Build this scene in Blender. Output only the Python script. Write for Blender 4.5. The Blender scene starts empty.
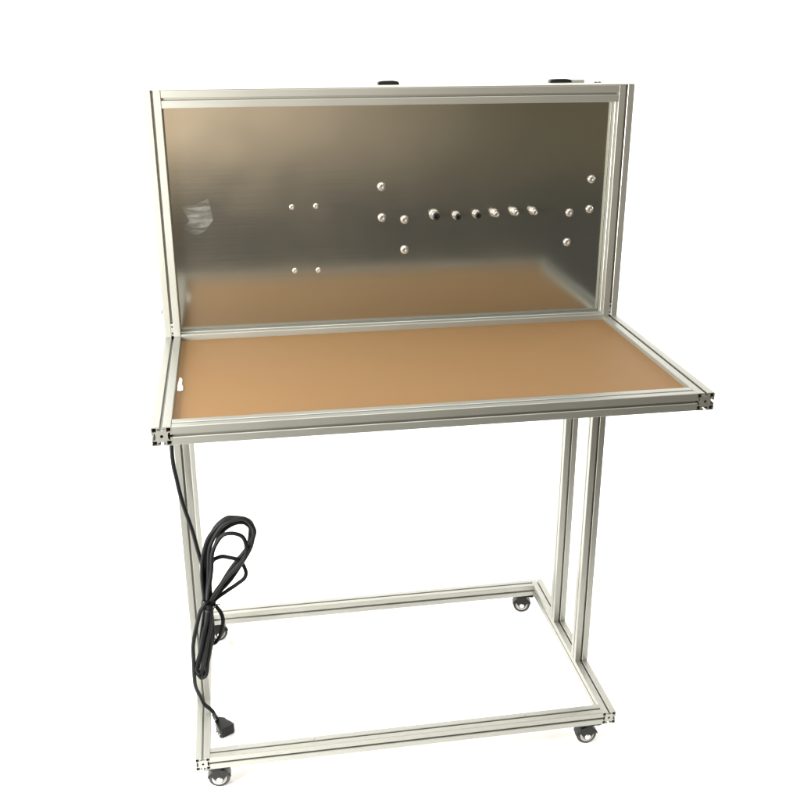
import bpy, bmesh, math, random
from mathutils import Vector, Matrix
random.seed(7)
S = bpy.context.scene
C = S.collection

# ------------------------------------------------------------------ dimensions (metres)
P = .0405            # profile of the table and its upright
Q = .034             # profile of the legs and the base
W = 1.2              # width
D = .6002            # front face of the uprights
HT = .9078           # top of the table rails
ZT = 1.5059          # top of the uprights
ZB = .0824           # top of the base rails
XB0, XB1 = .026, 1.0392
YB0, YB1 = 0.0, .6304
C1, C2 = .2134, .4018
FZ = -.010           # the floor the casters stand on
YP = .6332           # visible face of the metal back panel
ZP = HT - .010       # visible face of the tabletop panel
G = .0003

# ------------------------------------------------------------------ materials
def new_mat(name):
    m = bpy.data.materials.new(name); m.use_nodes = True
    nt = m.node_tree
    return m, nt, nt.nodes['Principled BSDF']

def simple(name, col, rough, metal=0., var=.0, scale=40., coat=0., spec=.5):
    m, nt, b = new_mat(name)
    b.inputs['Metallic'].default_value = metal
    b.inputs['Coat Weight'].default_value = coat; b.inputs['Specular IOR Level'].default_value = spec
    tc = nt.nodes.new('ShaderNodeTexCoord')
    n = nt.nodes.new('ShaderNodeTexNoise'); n.inputs['Scale'].default_value = scale
    n.inputs['Detail'].default_value = 6
    nt.links.new(tc.outputs['Object'], n.inputs['Vector'])
    r = nt.nodes.new('ShaderNodeMapRange')
    r.inputs['To Min'].default_value = rough - .06; r.inputs['To Max'].default_value = rough + .06
    nt.links.new(n.outputs['Fac'], r.inputs['Value'])
    nt.links.new(r.outputs['Result'], b.inputs['Roughness'])
    mx = nt.nodes.new('ShaderNodeMix'); mx.data_type = 'RGBA'
    mx.inputs['A'].default_value = (*[c * (1 - var) for c in col], 1)
    mx.inputs['B'].default_value = (*[min(1, c * (1 + var)) for c in col], 1)
    nt.links.new(n.outputs['Fac'], mx.inputs['Factor'])
    nt.links.new(mx.outputs['Result'], b.inputs['Base Color'])
    return m

def streaked(name, col, rough, stretch, metal=1., var=.05, bump=.0, smudge=.05, aniso=0.):
    """drawn or brushed metal: fine streaks along one axis, broad smudges in the gloss"""
    m, nt, b = new_mat(name)
    b.inputs['Metallic'].default_value = metal
    b.inputs['Anisotropic'].default_value = aniso
    if aniso:
        tg = nt.nodes.new('ShaderNodeTangent'); tg.direction_type = 'RADIAL'; tg.axis = 'Z'
        nt.links.new(tg.outputs[0], b.inputs['Tangent']); b.inputs['Anisotropic Rotation'].default_value = .25
    tc = nt.nodes.new('ShaderNodeTexCoord')
    mp = nt.nodes.new('ShaderNodeMapping'); mp.inputs['Scale'].default_value = stretch
    nt.links.new(tc.outputs['Object'], mp.inputs['Vector'])
    n = nt.nodes.new('ShaderNodeTexNoise'); n.inputs['Scale'].default_value = 1; n.inputs['Detail'].default_value = 8
    n.inputs['Roughness'].default_value = .7
    nt.links.new(mp.outputs['Vector'], n.inputs['Vector'])
    n2 = nt.nodes.new('ShaderNodeTexNoise'); n2.inputs['Scale'].default_value = 7; n2.inputs['Detail'].default_value = 5
    nt.links.new(tc.outputs['Object'], n2.inputs['Vector'])
    mx = nt.nodes.new('ShaderNodeMix'); mx.data_type = 'RGBA'
    mx.inputs['A'].default_value = (*[c * (1 - var) for c in col], 1)
    mx.inputs['B'].default_value = (*[min(1, c * (1 + var)) for c in col], 1)
    nt.links.new(n.outputs['Fac'], mx.inputs['Factor'])
    nt.links.new(mx.outputs['Result'], b.inputs['Base Color'])
    a = nt.nodes.new('ShaderNodeMath'); a.operation = 'MULTIPLY_ADD'
    a.inputs[1].default_value = smudge * 2; a.inputs[2].default_value = rough - smudge
    nt.links.new(n2.outputs['Fac'], a.inputs[0])
    a2 = nt.nodes.new('ShaderNodeMath'); a2.operation = 'MULTIPLY_ADD'
    a2.inputs[1].default_value = .10
    nt.links.new(n.outputs['Fac'], a2.inputs[0]); nt.links.new(a.outputs[0], a2.inputs[2])
    nt.links.new(a2.outputs[0], b.inputs['Roughness'])
    if bump:
        bp = nt.nodes.new('ShaderNodeBump'); bp.inputs['Strength'].default_value = bump; bp.inputs['Distance'].default_value = .0005
        nt.links.new(n.outputs['Fac'], bp.inputs['Height']); nt.links.new(bp.outputs['Normal'], b.inputs['Normal'])
        if aniso:      # a thin sheet is never quite flat
            n3 = nt.nodes.new('ShaderNodeTexNoise'); n3.inputs['Scale'].default_value = 2.6; n3.inputs['Detail'].default_value = 2
            nt.links.new(tc.outputs['Object'], n3.inputs['Vector'])
            b3 = nt.nodes.new('ShaderNodeBump'); b3.inputs['Strength'].default_value = .35; b3.inputs['Distance'].default_value = .006
            nt.links.new(n3.outputs['Fac'], b3.inputs['Height']); nt.links.new(b3.outputs['Normal'], bp.inputs['Normal'])
    return m

ALU = streaked('anodised_aluminium', (.345, .35, .318), .36, (900, 900, 6), metal=.72, bump=.03)
SHEET = streaked('brushed_sheet', (.545, .560, .525), .07, (3, 3, 700), metal=.985, bump=.02, smudge=.035, aniso=.6)
COVER = streaked('bare_sheet', (.44, .44, .40), .42, (8, 300, 300), metal=.7)
STEEL = simple('zinc_steel', (.88, .88, .86), .15, .9, .06, 300)
BLACKM = simple('black_rubber', (.004, .005, .0052), .5, 0, .3, 60, spec=.15)
BLACKP = simple('black_plastic', (.006, .007, .0068), .42, 0, .25, 80, spec=.3)
WHEEL = simple('wheel_plastic', (.011, .0115, .011), .45, 0, .2, 90)
GREY = simple('grey_nylon', (.35, .35, .33), .4, 0, .1, 90)
TAN = streaked('tan_board', (.186, .104, .0405), .55, (2, 60, 60), metal=0., var=.07, smudge=.05)
TAN.node_tree.nodes['Principled BSDF'].inputs['Specular IOR Level'].default_value = .18
PAPER = simple('white_paper', (.82, .80, .78), .7, 0, .04, 60)
PATCH = None

# ------------------------------------------------------------------ mesh helpers
def link(name, me, mat, parent=None, loc=(0, 0, 0), smooth=False):
    me.name = name
    if mat is not None and not me.materials: me.materials.append(mat)
    o = bpy.data.objects.new(name, me); C.objects.link(o)
    o.location = loc
    if parent: o.parent = parent
    if smooth:
        for p in me.polygons: p.use_smooth = True
        try:
            me.set_sharp_from_angle(angle=math.radians(35))
        except Exception:
            pass
    return o

def from_bm(name, bm, mat, parent=None, loc=(0, 0, 0), smooth=False):
    me = bpy.data.meshes.new(name)
    bmesh.ops.recalc_face_normals(bm, faces=bm.faces[:])
    bm.to_mesh(me); bm.free()
    return link(name, me, mat, parent, loc, smooth)

def box(bm, x0, x1, y0, y1, z0, z1, bev=0., seg=2):
    r = bmesh.ops.create_cube(bm, size=1)
    vs = r['verts']
    for v in vs:
        v.co = Vector(((x0 + x1) / 2 + v.co.x * (x1 - x0), (y0 + y1) / 2 + v.co.y * (y1 - y0), (z0 + z1) / 2 + v.co.z * (z1 - z0)))
    if bev:
        es = list({e for v in vs for e in v.link_edges})
        bmesh.ops.bevel(bm, geom=es, offset=bev, segments=seg, affect='EDGES', profile=.6)

def lathe(bm, prof, seg=32, mat=Matrix()):
    """prof: (radius, height) turned about local z; closed by the axis where radius is 0"""
    rings = []
    for r, z in prof:
        if r <= 1e-7: rings.append([bm.verts.new(mat @ Vector((0, 0, z)))])
        else: rings.append([bm.verts.new(mat @ Vector((r * math.cos(2 * math.pi * k / seg), r * math.sin(2 * math.pi * k / seg), z))) for k in range(seg)])
    for a, b in zip(rings, rings[1:]):
        for k in range(seg):
            k2 = (k + 1) % seg
            if len(a) == 1 and len(b) == 1: continue
            if len(a) == 1: bm.faces.new((a[0], b[k], b[k2]))
            elif len(b) == 1: bm.faces.new((a[k], b[0], a[k2]))
            else: bm.faces.new((a[k], b[k], b[k2], a[k2]))

def prism(bm, poly, z0, z1, mat=Matrix(), bev=0.):
    a = [bm.verts.new(mat @ Vector((x, y, z0))) for x, y in poly]
    b = [bm.verts.new(mat @ Vector((x, y, z1))) for x, y in poly]
    n = len(poly)
    fs = [bm.faces.new(a[::-1]), bm.faces.new(b)]
    for k in range(n): fs.append(bm.faces.new((a[k], a[(k + 1) % n], b[(k + 1) % n], b[k])))
    if bev:
        es = list({e for f in fs[:2] for e in f.edges})
        bmesh.ops.bevel(bm, geom=es, offset=bev, segments=3, affect='EDGES', profile=.6)

def catmull(pts, n=10, closed=False):
    pts = [Vector(p) for p in pts]
    out = []
    for i in range(len(pts) - 1):
        p0 = pts[max(i - 1, 0)]; p1 = pts[i]; p2 = pts[i + 1]; p3 = pts[min(i + 2, len(pts) - 1)]
        for k in range(n):
            t = k / n
            out.append(.5 * ((2 * p1) + (p2 - p0) * t + (2 * p0 - 5 * p1 + 4 * p2 - p3) * t * t + (3 * p1 - p0 - 3 * p2 + p3) * t ** 3))
    out.append(pts[-1])
    return out

def tube(bm, pts, r, seg=12):
    pts = [Vector(p) for p in pts]
    rings = []; up = None
    for i, p in enumerate(pts):
        t = (pts[min(i + 1, len(pts) - 1)] - pts[max(i - 1, 0)]).normalized()
        if up is None:
            up = t.orthogonal().normalized()
        up = (up - t * up.dot(t)).normalized()
        s = t.cross(up)
        rr = r(i / (len(pts) - 1)) if callable(r) else r
        rings.append([bm.verts.new(p + (up * math.cos(2 * math.pi * k / seg) + s * math.sin(2 * math.pi * k / seg)) * rr) for k in range(seg)])
    for a, b in zip(rings, rings[1:]):
        for k in range(seg):
            bm.faces.new((a[k], a[(k + 1) % seg], b[(k + 1) % seg], b[k]))
    bm.faces.new(rings[0][::-1]); bm.faces.new(rings[-1])

# ------------------------------------------------------------------ slotted aluminium profile
def section(size):
    h = size / 2; k = size / .040
    s, l, t, d1, d2, t2, r = [a * k / 1000 for a in (2.7, 3.4, 8.2, 5.6, 8.0, 4.4, 1.6)]
    side = [(-h + r, h), (-s - .0011 * k, h), (-s, h - .0011 * k), (-s, h - l), (-t, h - l), (-t, h - d1), (-t2, h - d2), (t2, h - d2), (t, h - d1), (t, h - l), (s, h - l),
            (s, h - .0011 * k), (s + .0011 * k, h), (h - r, h)]
    for a in (22.5, 45, 67.5):
        A = math.radians(90 - a); side.append((h - r + r * math.cos(A), h - r + r * math.sin(A)))
    out = []
    for j in range(4):
        c, sn = math.cos(-j * math.pi / 2), math.sin(-j * math.pi / 2)
        out += [(x * c - y * sn, x * sn + y * c) for x, y in side]
    holes = []
    a, b = 9.7 * k / 1000, 18.2 * k / 1000
    for sx in (-1, 1):
        for sy in (-1, 1):
            holes.append([(sx * a, sy * a), (sx * b, sy * a), (sx * b, sy * b), (sx * a, sy * b)])
    holes.append([(.0034 * k * math.cos(q * math.pi / 8), .0034 * k * math.sin(q * math.pi / 8)) for q in range(16)])
    return out, holes

def rail(name, size, a, b, parent, mat=None):
    """a slotted profile from point a to point b (axis of the profile)"""
    a, b = Vector(a), Vector(b); L = (b - a).length
    cu = bpy.data.curves.new('outline', 'CURVE'); cu.dimensions = '2D'; cu.fill_mode = 'BOTH'; cu.extrude = L / 2
    out, holes = section(size)
    for poly in [out] + holes:
        sp = cu.splines.new('POLY'); sp.points.add(len(poly) - 1); sp.use_cyclic_u = True
        for q, (x, y) in zip(sp.points, poly): q.co = (x, y, 0, 1)
    tmp = bpy.data.objects.new('outline', cu); C.objects.link(tmp)
    bpy.context.view_layer.update()
    me = bpy.data.meshes.new_from_object(tmp.evaluated_get(bpy.context.evaluated_depsgraph_get()))
    bpy.data.objects.remove(tmp); bpy.data.curves.remove(cu)
    me.materials.clear()
    for f in me.polygons: f.use_smooth = False
    o = link(name, me, mat or ALU, parent)
    d = (b - a).normalized()
    if abs(d.x) > .9: rot = Matrix(((0, 0, 1), (1, 0, 0), (0, 1, 0)))
    elif abs(d.y) > .9: rot = Matrix(((1, 0, 0), (0, 0, 1), (0, -1, 0)))
    else: rot = Matrix.Identity(3)
    o.matrix_local = Matrix.Translation((a + b) / 2) @ rot.to_4x4()
    return o

def empty(name, loc, label=None, cat=None, parent=None):
    o = bpy.data.objects.new(name, None); C.objects.link(o); o.location = loc; o.empty_display_size = .05
    if label: o['label'] = label; o['category'] = cat
    if parent: o.parent = parent
    return o

# ------------------------------------------------------------------ the workbench
bench = empty('workbench', (0, 0, 0), 'slotted aluminium workbench on casters with tan top and upright metal back panel', 'workbench')

h = P / 2
for x in (h, W - h):
    rail('table_rail', P, (x, 0, HT - h), (x, D + P, HT - h), bench)
rail('table_rail', P, (P + G, h, HT - h), (W - P - G, h, HT - h), bench)
rail('table_rail', P, (P + G, D + h, HT - h + .005), (W - P - G, D + h, HT - h + .005), bench)
for x in (h, W - h):
    rail('post', P, (x, D + h, HT + G), (x, D + h, ZT), bench)
rail('crossbar', P, (P + G, D + h, ZT - h), (W - P - G, D + h, ZT - h), bench)

# connectors with set screws in the slots at the foot of each post
for x in (h, W - h):
    bm = bmesh.new()
    box(bm, x - .0029, x + .0029, D + .0008, D + .0032, HT + .003, HT + .034, .0004, 1)
    cn = from_bm('connector', bm, STEEL, bench)
    for z in (HT + .010, HT + .027):
        bm = bmesh.new()
        lathe(bm, [(0, .0001), (.0022, .0001), (.0022, .0004), (0, .0004)], 14, Matrix.Translation((x, D + .0008, z)) @ Matrix.Rotation(math.radians(90), 4, 'X'))
        from_bm('set_screw', bm, BLACKP, cn)

bm = bmesh.new(); box(bm, P - .006, W - P + .006, P - .006, D + .004, ZP - .008, ZP)
from_bm('tabletop_panel', bm, TAN, bench)['label'] = 'tan board set into the table frame'
bm = bmesh.new(); box(bm, P - .006, W - P + .006, YP, YP + .003, HT + .0055, ZT - P + .006)
from_bm('back_panel', bm, SHEET, bench)['label'] = 'brushed metal sheet set into the upright frame'

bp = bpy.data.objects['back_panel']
m, nt, b_ = new_mat('pale_translucent')  # pale translucent streaks, fading outward from the patch centre
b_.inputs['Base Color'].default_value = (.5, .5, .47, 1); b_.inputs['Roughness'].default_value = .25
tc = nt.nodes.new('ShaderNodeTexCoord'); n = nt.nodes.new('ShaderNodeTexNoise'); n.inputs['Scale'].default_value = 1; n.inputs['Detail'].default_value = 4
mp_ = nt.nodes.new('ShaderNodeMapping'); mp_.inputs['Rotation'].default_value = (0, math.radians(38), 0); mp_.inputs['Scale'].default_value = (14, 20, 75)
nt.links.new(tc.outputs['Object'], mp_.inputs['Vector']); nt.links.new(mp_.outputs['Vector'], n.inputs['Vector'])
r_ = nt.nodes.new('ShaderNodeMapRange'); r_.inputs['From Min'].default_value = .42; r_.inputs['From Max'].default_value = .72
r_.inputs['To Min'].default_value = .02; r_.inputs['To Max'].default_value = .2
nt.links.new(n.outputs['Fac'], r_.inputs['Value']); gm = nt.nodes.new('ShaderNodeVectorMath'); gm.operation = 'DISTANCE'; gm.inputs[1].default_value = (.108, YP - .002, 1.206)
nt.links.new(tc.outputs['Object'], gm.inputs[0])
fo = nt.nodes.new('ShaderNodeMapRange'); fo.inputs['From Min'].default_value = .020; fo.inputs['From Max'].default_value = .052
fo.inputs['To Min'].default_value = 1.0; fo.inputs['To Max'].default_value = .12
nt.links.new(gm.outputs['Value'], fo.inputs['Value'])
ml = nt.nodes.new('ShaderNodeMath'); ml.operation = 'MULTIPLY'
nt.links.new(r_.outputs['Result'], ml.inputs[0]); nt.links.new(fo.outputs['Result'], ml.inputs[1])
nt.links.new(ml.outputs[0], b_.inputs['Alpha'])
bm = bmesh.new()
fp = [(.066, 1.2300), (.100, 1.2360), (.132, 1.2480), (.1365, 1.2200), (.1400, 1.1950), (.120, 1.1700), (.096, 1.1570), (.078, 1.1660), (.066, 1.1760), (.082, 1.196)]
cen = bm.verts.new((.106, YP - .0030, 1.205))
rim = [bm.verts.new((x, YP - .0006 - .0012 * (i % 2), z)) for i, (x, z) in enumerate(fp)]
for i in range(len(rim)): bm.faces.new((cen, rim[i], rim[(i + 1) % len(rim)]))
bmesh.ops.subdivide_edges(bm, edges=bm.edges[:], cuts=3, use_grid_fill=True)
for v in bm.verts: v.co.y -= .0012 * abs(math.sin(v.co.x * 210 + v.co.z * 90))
from_bm('pale_patch', bm, m, bp)['label'] = 'pale crumpled translucent patch on the metal sheet'

# shallow sheet housing behind the upright, with its folded top lip
bm = bmesh.new()
box(bm, .0005, W - .0005, D + P + .0005, D + .098, HT - .03, ZT + .0022, .0012, 1)
box(bm, .0005, W - .0005, D + .0005, D + P + .0003, ZT + .0004, ZT + .0022, .0004, 1)
from_bm('rear_housing', bm, COVER, bench)

# latches and little screws on the top edge
def latch(x0, x1):
    bm = bmesh.new()
    y0 = D + .066
    n = 10; poly = []
    Lh = (x1 - x0)
    pts = [(0, 0), (Lh, 0), (Lh, .004), (Lh - .003, .0075), (Lh * .72, .0088), (Lh * .3, .0086), (.004, .0078), (0, .005)]
    M = Matrix.Translation((x0, y0, ZT + .0024)) @ Matrix.Rotation(math.radians(90), 4, 'X')
    prism(bm, pts, -.022, 0, M, .0014)
    o = from_bm('latch', bm, BLACKP, bench, smooth=True)
    o['label'] = 'black plastic latch'
    return o
latch(.561, .6135)
la = latch(1.000, 1.056)
bm = bmesh.new(); box(bm, 1.0585, 1.090, D + .066, D + .090, ZT + .0024, ZT + .0092, .001, 2)
from_bm('striker', bm, COVER, bench)

def dome_screw(name, loc, r, axis, mat=STEEL, hgt=None):
    """button head with a hexagon socket and a washer under it"""
    bm = bmesh.new()
    hgt = hgt or r * .62
    rot = {'-y': Matrix.Rotation(math.radians(90), 4, 'X'), 'z': Matrix(), '-x': Matrix.Rotation(math.radians(-90), 4, 'Y')}[axis]
    M = Matrix.Translation(loc) @ rot
    lathe(bm, [(0, .0002), (r * 1.25, .0002), (r * 1.25, r * .12), (r, r * .14), (r * .98, hgt * .5), (r * .8, hgt * .88), (r * .52, hgt), (r * .46, hgt * .98), (r * .44, hgt * .10), (0, hgt * .06)], 20, M)
    return from_bm(name, bm, mat, bench, smooth=True)
SMALL = [(.3356, 1.2212), (.3956, 1.2219), (.3367, 1.0592), (.3968, 1.0581)]
BIG = [(.5619, 1.2658), (.5625, 1.1877), (.6206, 1.1807), (.6205, 1.103), (1.1137, 1.2702), (1.1137, 1.1923), (1.0594, 1.1848), (1.0574, 1.1067)]
for x, z in SMALL: dome_screw('screw', (x, YP, z), .0058, '-y')
for x, z in BIG: dome_screw('screw', (x, YP, z), .0090, '-y')

# the row of six terminals: nut, collar and stem; the cap on the stem is a sub-part
def terminal(x, z, k, dark):
    bm = bmesh.new()
    M = Matrix.Translation((x, YP, z)) @ Matrix.Rotation(math.radians(90), 4, 'X')
    lathe(bm, [(0, .0002), (.0118 * k, .0002), (.0118 * k, .0018), (.0098 * k, .002), (0, .002)], 24, M)
    hx = [(.0102 * k * math.cos(math.pi / 3 * j), .0102 * k * math.sin(math.pi / 3 * j)) for j in range(6)]
    prism(bm, hx, .002, .009 * k, M, .0008)
    lathe(bm, [(.0062 * k, .0088 * k), (.0062 * k, .020 * k), (.0056 * k, .0206 * k), (0, .0206 * k)], 20, M)
    o = from_bm('terminal', bm, STEEL, bench, smooth=True)
    if dark: o['label'] = 'terminal with a black cap'
    bm = bmesh.new()
    lathe(bm, [(0, .0208 * k), (.0070 * k, .0208 * k), (.0076 * k, .0215 * k), (.0076 * k, .031 * k), (.0068 * k, .0322 * k), (.0040 * k, .0324 * k), (.0036 * k, .029 * k), (0, .029 * k)], 20, M)
    from_bm('cap', bm, BLACKP if dark else STEEL, o, smooth=True)
for (x, z), k, dk in zip([(.6973, 1.1923), (.755, 1.1879), (.8078, 1.1901), (.8555, 1.1912), (.9075, 1.1935), (.9586, 1.1932)], (1.15, .95, .95, .95, .95, .9), (1, 1, 1, 0, 0, 0)):
    terminal(x, z, k, dk)

# screws in the frame
for x in (1.118, 1.1275): dome_screw('screw', (x, D + .06, ZT + .0022), .0042, 'z', BLACKP)
for z in (.9696, .8826): dome_screw('screw', (-.0002, D + h, z), .0060, '-x', BLACKP)
for x in (.300, .815): dome_screw('screw', (x, YB0 + .0265, ZB + .0001), .0032, 'z', GREY)

# legs, the bearers under the top, the base frame
q = Q / 2
for x in (XB0 + q, XB1 - q):
    for y in (C1 + q, C2 + q):
        rail('leg', Q, (x, y, ZB + G), (x, y, HT - P - G), bench)
for x in (P + G + .0105, XB1 - q):
    rail('bearer', .020, (x, P + G, HT - P + .0105), (x, D - G, HT - P + .0105), bench)
for x in (XB0 + q, XB1 - q):
    rail('base_rail', Q, (x, YB0, ZB - q), (x, YB1, ZB - q), bench)
for y in (YB0 + q, YB1 - q):
    rail('base_rail', Q, (XB0 + Q + G, y, ZB - q), (XB1 - Q - G, y, ZB - q), bench)

# casters
def caster(x, y, rz, label=None):
    ztop = ZB - Q - .0004
    ztop -= FZ
    root = empty('caster', (x, y, FZ), parent=bench)
    root.rotation_euler.z = rz
    r = .0250
    bm = bmesh.new()
    box(bm, -.030, .030, -.0165, .0165, ztop - .003, ztop, .001, 1)
    for sx in (-1, 1):
        for sy in (-1, 1):
            lathe(bm, [(0, 0), (.0034, 0), (.0034, -.0012), (.0026, -.0024), (0, -.0024)], 10, Matrix.Translation((sx * .0235, sy * .0115, ztop - .003)))
    from_bm('plate', bm, BLACKP, root, smooth=True)
    bm = bmesh.new()
    lathe(bm, [(.0165, ztop - .0032), (.0165, ztop - .0060), (.013, ztop - .0066), (0, ztop - .0066)], 24)
    # hood: two cheeks and an arched crown over the wheel
    off = .004
    arch = []
    R = r + .0022
    for k in range(15):
        A = math.radians(-8 + 196 * k / 14)
        arch.append((off + R * math.cos(A), r + R * math.sin(A) * .98))
    arch = [(px, min(pz, ztop - .0036)) for px, pz in arch]
    Mx = Matrix(((1, 0, 0, 0), (0, 0, 1, 0), (0, 1, 0, 0), (0, 0, 0, 1)))
    for y0, y1 in ((-.0155, -.0125), (.0125, .0155)):
        cheek = [(px, pz) for px, pz in arch[3:12]] + [(off - .0085, r - .002), (off - .006, r - .0085), (off + .006, r - .0085), (off + .0085, r - .002)]
        prism(bm, cheek, y0, y1, Mx, .0007)
    inner = [(off + (px - off) * .93, r + (pz - r) * .93) for px, pz in arch]
    prism(bm, arch[1:-1] + inner[1:-1][::-1], -.0124, .0124, Mx)
    from_bm('fork', bm, BLACKP, root, smooth=True)
    My = Matrix.Translation((off, 0, r)) @ Matrix.Rotation(math.radians(90), 4, 'X')
    bm = bmesh.new()
    lathe(bm, [(0, -.0105), (.012, -.0105), (.0135, -.0115), (r - .003, -.0115), (r, -.0085), (r, .0085), (r - .003, .0115), (.0135, .0115), (.012, .0105), (0, .0105)], 36, My)
    wh = from_bm('wheel', bm, WHEEL, root, smooth=True)
    for sd in (-1, 1):
        bm = bmesh.new()
        lathe(bm, [(.0095, sd * .0112), (.0172, sd * .0117), (.0172, sd * .0122), (.0160, sd * .0126), (.0105, sd * .0122), (.0095, sd * .0118), (.0095, sd * .0112)], 30, My)
        from_bm('rim', bm, GREY, wh, smooth=True)
        bm = bmesh.new()
        lathe(bm, [(0, sd * .0150), (.0070, sd * .0150), (.0070, sd * .0178), (.0050, sd * .0192), (0, sd * .0196)], 20, My)
        from_bm('hub', bm, STEEL, wh, smooth=True)
    return root
caster(.073, .017, math.radians(0))
caster(.975, .017, math.radians(180))
caster(.9785, YB1 - q, math.radians(168))
caster(.071, YB1 - q, math.radians(14))

# ------------------------------------------------------------------ the power cord hung on the leg
cord = empty('power_cord', (.08, .16, 0), 'black power cord gathered in loops beside the leg with plug on floor', 'power cord')
bm = bmesh.new()
R = .0047
runs = [
 [(.014, .30, .858), (.018, .215, .852), (.0235, .187, .820), (.0247, .185, .7868), (.0243, .185, .7285), (.030, .185, .691), (.0439, .185, .6144), (.0568, .183, .5489), (.0669, .178, .5007), (.071, .172, .447), (.0703, .165, .3874), (.064, .160, .340), (.057, .152, .285)],
 [(.0674, .165, .4005), (.0674, .165, .4405), (.071, .165, .5064), (.079, .165, .5396), (.0947, .165, .5717), (.1188, .165, .5977), (.1464, .165, .6093), (.1752, .163, .6029), (.1911, .160, .5835), (.1857, .158, .5478), (.170, .156, .510), (.135, .155, .4604), (.0928, .156, .411), (.080, .157, .37), (.070, .152, .31), (.062, .146, .255)],
 [(.0765, .157, .39), (.0791, .157, .4441), (.0866, .157, .5199), (.0984, .157, .5602), (.1184, .157, .5918), (.1416, .156, .6062), (.1686, .152, .6089), (.186, .150, .5985), (.1916, .148, .5774), (.1805, .147, .5396), (.1631, .147, .5125), (.1285, .148, .4684), (.0886, .149, .4163), (.074, .150, .36), (.064, .142, .29), (.058, .138, .24)],
 [(.083, .172, .38), (.0829, .173, .4341), (.0927, .173, .5103), (.1039, .173, .5432), (.1241, .173, .575), (.1476, .172, .5897), (.1725, .170, .5913), (.1841, .168, .5748), (.1849, .166, .5487), (.1705, .165, .516), (.1457, .166, .484), (.1057, .166, .4318), (.0827, .166, .399), (.078, .164, .34), (.076, .158, .29)],
 [(.0745, .15, .38), (.0808, .15, .4348), (.0905, .15, .495), (.0985, .15, .5384), (.1171, .15, .5706), (.1421, .149, .5793), (.1617, .146, .5698), (.1728, .143, .5468), (.1690, .142, .5218), (.1458, .142, .4889), (.1117, .143, .4526), (.0861, .144, .4128), (.078, .144, .35), (.071, .138, .285)],
 [(.0700, .163, .38), (.0747, .163, .4141), (.084, .163, .47), (.0945, .163, .5029), (.1062, .163, .5099), (.1244, .163, .511), (.1445, .163, .5049), (.1597, .162, .491), (.1677, .161, .4716), (.1608, .160, .4509), (.1451, .159, .4378), (.1188, .158, .423), (.087, .157, .3939), (.081, .155, .345), (.078, .149, .29)],
 # lower hanging loops
 [(.0724, .140, .412), (.060, .139, .3457), (.0523, .139, .2912), (.0447, .139, .2501), (.0405, .139, .2206), (.0425, .139, .2085), (.0484, .139, .2042), (.0555, .139, .2085), (.0616, .139, .2254), (.072, .140, .2749), (.0827, .141, .3293), (.0817, .142, .4108)],
 [(.0764, .133, .405), (.068, .132, .3457), (.061, .132, .2912), (.0540, .132, .2401), (.0500, .132, .2186), (.0530, .132, .2122), (.0586, .132, .2174), (.066, .133, .250), (.076, .134, .3093), (.0797, .135, .4058)],
 [(.0690, .147, .402), (.060, .147, .335), (.057, .146, .29), (.055, .145, .253), (.059, .145, .243), (.064, .145, .252), (.070, .146, .30), (.0757, .147, .40)],
 [(.0865, .151, .400), (.0995, .150, .3812), (.1062, .150, .3531), (.1043, .150, .3259), (.0936, .150, .3009), (.084, .150, .290), (.078, .15, .30), (.077, .15, .34)],
 [(.0715, .176, .37), (.0745, .1765, .43), (.0815, .1765, .515), (.0905, .176, .553), (.1085, .176, .586), (.1325, .176, .604), (.1605, .174, .6015), (.1795, .171, .5905), (.1835, .169, .563), (.1750, .167, .533), (.1500, .167, .497), (.1180, .167, .453), (.0875, .166, .408), (.0735, .164, .36), (.0655, .156, .30), (.0600, .150, .262)],
 [(.0790, .128, .408), (.0700, .1265, .362), (.0580, .1265, .318), (.0455, .1275, .268), (.0395, .128, .240), (.0405, .1285, .228), (.0465, .1285, .226), (.0545, .1285, .244), (.0680, .1285, .300), (.0800, .1285, .360), (.0845, .130, .405)],
 # the end that runs to the plug
 [(.0732, .128, .4179), (.060, .126, .395), (.0501, .126, .3701), (.038, .126, .3135), (.0327, .126, .2725), (.0318, .1378, .2), (.0351, .160, .147), (.0445, .172, .107), (.0569, .169, .0935), (.0665, .1675, .078), (.0708, .185, .052), (.0712, .207, .030), (.0712, .2265, .012)],
]
for k, rn in enumerate(runs):
    pts = catmull(rn, 9)
    ph = random.uniform(0, 6.28)
    for i, p_ in enumerate(pts):          # a used cord keeps small kinks
        e = min(1, i / 12, (len(pts) - 1 - i) / 24)
        p_ += Vector((math.sin(i * .31 + ph), .8 * math.sin(i * .23 + 2 * ph), .8 * math.cos(i * .27 + ph))) * .0012 * max(0, e)
    tube(bm, pts, R, 10)
from_bm('cable', bm, BLACKM, cord, loc=(-.08, -.16, 0), smooth=True)
bm = bmesh.new()
ring = [(.0775 + .0155 * math.cos(a), .150 + .0265 * math.sin(a), .398 + .004 * math.sin(a)) for a in [2 * math.pi * k / 28 for k in range(29)]]
for dz in (-.0012, .0, .0012):
    tube(bm, [(x, y, z + dz) for x, y, z in ring], .0013, 6)
tube(bm, catmull([(.092, .140, .399), (.099, .135, .404), (.106, .134, .403)], 6), .0013, 6)
from_bm('cable_tie', bm, BLACKP, cord, loc=(-.08, -.16, 0), smooth=True)
bm = bmesh.new()
pl = [(-.027, -.007), (-.012, -.0095), (.004, -.0185), (.020, -.021), (.0255, -.017), (.0255, .017), (.020, .021), (.004, .0185), (-.012, .0095), (-.027, .007)]
Mp = Matrix.Translation((.0850, .2060, FZ + .0003)) @ Matrix.Rotation(math.radians(-60), 4, 'Z')
prism(bm, pl, 0, .026, Mp, .004)
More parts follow.
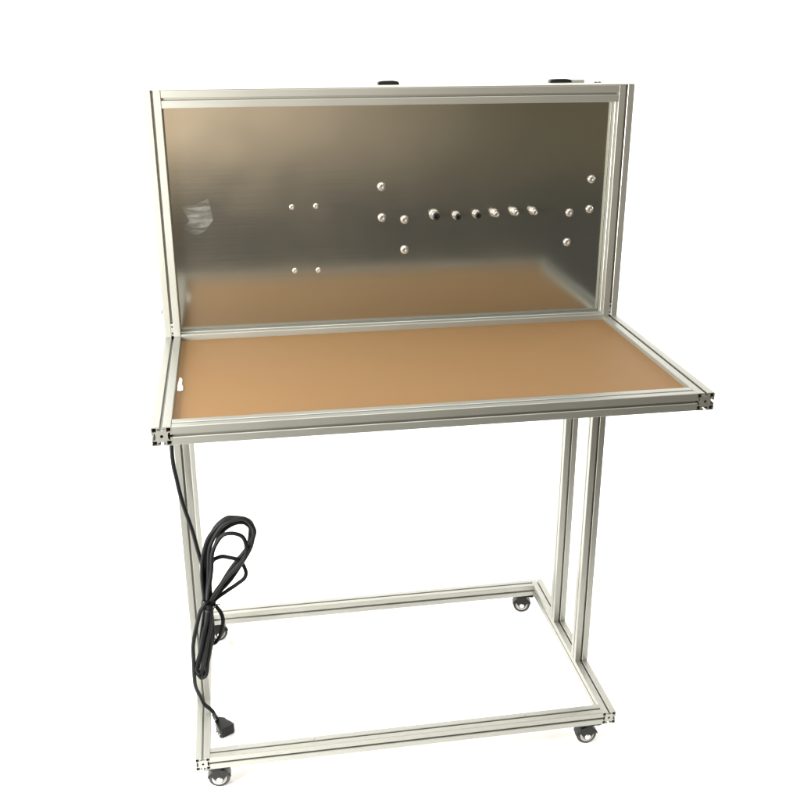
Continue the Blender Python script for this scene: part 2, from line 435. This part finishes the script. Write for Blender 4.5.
lathe(bm, [(0, 0), (.0078, 0), (.0076, .006), (.0064, .0075), (.0064, .0105), (.0070, .0115), (.0068, .0145), (.0058, .0155), (.0058, .0185), (.0062, .0195), (.0058, .0225), (.0050, .024), (0, .024)], 16,
      Mp @ Matrix.Translation((-.024, 0, .0135)) @ Matrix.Rotation(math.radians(-62), 4, 'Y'))
plug = from_bm('plug', bm, BLACKP, cord, loc=(-.08, -.16, 0), smooth=True)
bm = bmesh.new()
for dy in (-.0065, .0065):
    lathe(bm, [(0, 0), (.0022, 0), (.0022, .017), (.0014, .019), (0, .019)], 12, Mp @ Matrix.Translation((.013 + dy, 0, .012)) @ Matrix.Rotation(math.radians(90), 4, 'X') @ Matrix.Translation((0, 0, .019)))
from_bm('pin', bm, STEEL, plug, smooth=True)

# ------------------------------------------------------------------ a white scrap by the left rail of the top
bm = bmesh.new()
sc = [(.0435, .2310), (.0432, .262), (.0448, .292), (.0455, .3150), (.0490, .3125), (.0525, .300), (.0520, .270), (.0552, .252), (.0558, .2296), (.050, .2275)]
a = [bm.verts.new((x, y, ZP + .0006 + .0016 * math.sin(i * 2.1) ** 2)) for i, (x, y) in enumerate(sc)]
b = [bm.verts.new(v.co + Vector((0, 0, .0006))) for v in a]
bm.faces.new(a[::-1]); bm.faces.new(b)
for i in range(len(a)): bm.faces.new((a[i], a[(i + 1) % len(a)], b[(i + 1) % len(a)], b[i]))
o = from_bm('paper_scrap', bm, PAPER)
o['label'] = 'small torn white scrap lying at the left edge of the tan tabletop'; o['category'] = 'scrap'

# ------------------------------------------------------------------ the setting: white sweep and the floor it lies on
def sheet(name, prof, x0, x1, mat, n=1):
    bm = bmesh.new()
    rows = [[bm.verts.new((x0 + (x1 - x0) * k / n, y, z)) for k in range(n + 1)] for y, z in prof]
    for a, b in zip(rows, rows[1:]):
        for k in range(n): bm.faces.new((a[k], a[k + 1], b[k + 1], b[k]))
    o = from_bm(name, bm, mat, smooth=True)
    o['kind'] = 'structure'
    return o
WHITE = simple('white_backdrop', (.93, .93, .92), .85, 0, .004, 3)
FLOOR = simple('studio_floor', (.062, .058, .049), .7, 0, .15, 2)
prof = [(-.34, FZ), (0, FZ), (1.6, FZ)]
for k in range(1, 13):
    A = math.radians(90 * k / 12); prof.append((1.6 + .9 * math.sin(A), FZ + .9 - .9 * math.cos(A)))
prof.append((2.5, 3.6))
sheet('backdrop', prof, -3.2, 5.0, WHITE)
sheet('floor', [(-7, FZ - .006), (6, FZ - .006)], -9, 10, FLOOR)

# ------------------------------------------------------------------ light
w = bpy.data.worlds.new('World'); S.world = w; w.use_nodes = True
nt = w.node_tree; bg = nt.nodes['Background']
tc = nt.nodes.new('ShaderNodeTexCoord'); sep = nt.nodes.new('ShaderNodeSeparateXYZ')
nt.links.new(tc.outputs['Generated'], sep.inputs[0])
def mr(src, a, b, c, d, smooth=True):
    n = nt.nodes.new('ShaderNodeMapRange'); n.interpolation_type = 'SMOOTHSTEP' if smooth else 'LINEAR'
    n.inputs['From Min'].default_value = a; n.inputs['From Max'].default_value = b
    n.inputs['To Min'].default_value = c; n.inputs['To Max'].default_value = d
    nt.links.new(src, n.inputs['Value']); return n.outputs['Result']
def mul(a, b):
    n = nt.nodes.new('ShaderNodeMath'); n.operation = 'MULTIPLY'
    nt.links.new(a, n.inputs[0]); nt.links.new(b, n.inputs[1]); return n.outputs[0]
def mixc(f, ca, cb):
    n = nt.nodes.new('ShaderNodeMix'); n.data_type = 'RGBA'
    nt.links.new(f, n.inputs['Factor'])
    for k, c in (('A', ca), ('B', cb)):
        if isinstance(c, tuple): n.inputs[k].default_value = (*c, 1)
        else: nt.links.new(c, n.inputs[k])
    return n.outputs['Result']
X, Y, Z = sep.outputs
warm = mul(mul(mr(Z, -.152, -.135, 0, 1), mr(X, .30, -.14, 0, 1)), mr(Y, -.2, -.5, 0, 1))
c = mixc(mr(X, .4, -.2, 0, 1), (.170, .138, .084), (.12, .115, .098))
c = mixc(warm, c, (1.35, 1.02, .70))
c = mixc(mr(Z, .1, .7, 0, 1), c, (.55, .55, .52))
nt.links.new(c, bg.inputs['Color'])
bg.inputs['Strength'].default_value = 1.0

def area(name, loc, target, sx, sy, power, col=(1, 1, 1)):
    l = bpy.data.lights.new(name, 'AREA'); l.shape = 'RECTANGLE'; l.size = sx; l.size_y = sy; l.energy = power; l.color = col
    o = bpy.data.objects.new(name, l); C.objects.link(o); o.location = loc
    o.rotation_euler = (Vector(target) - Vector(loc)).to_track_quat('-Z', 'Y').to_euler()
    return o
area('overhead_softbox', (.5, .7, 3.3), (.6, .7, 0), 4.5, 2.4, 120, (1, .99, .97))
area('window_softbox', (-1.05, -.52, 1.24), (.1, .6, 1.1), .7, 1.0, 135, (1, .985, .955))
area('backdrop_fill', (3.5, 1.5, 1.3), (.7, .5, 0), 1.4, 1.2, 88)  # added fill lamp out of view, whitens the floor and sweep
area('backdrop_fill', (-2.6, 1.5, 1.3), (.5, .5, 0), 1.4, 1.2, 60)  # second added fill lamp, from the left rear

# ------------------------------------------------------------------ camera
cam = bpy.data.cameras.new('camera'); co = bpy.data.objects.new('camera', cam); C.objects.link(co)
F = 1025.1; yaw, pitch, roll = .1721, .3779, .0014
cam.sensor_width = 36; cam.lens = F / 800 * 36; cam.clip_end = 100; cam.clip_start = .05
cam.shift_x = -(408.82 - 400) / 800; cam.shift_y = (409.12 - 400) / 800
fwd = Vector((math.sin(yaw) * math.cos(pitch), math.cos(yaw) * math.cos(pitch), -math.sin(pitch)))
rt = Vector((math.cos(yaw), -math.sin(yaw), 0)); up = rt.cross(fwd)
r2 = rt * math.cos(roll) + up * math.sin(roll); u2 = up * math.cos(roll) - rt * math.sin(roll)
M = Matrix((r2, u2, -fwd)).transposed().to_4x4(); M.translation = (.1846, -1.9443, 1.7191 - .022)
co.matrix_world = M
S.camera = co
S.view_settings.view_transform = 'Standard'; S.view_settings.look = 'None'
S.view_settings.exposure = 0; S.view_settings.gamma = 1
S.render.resolution_x = S.render.resolution_y = 1024
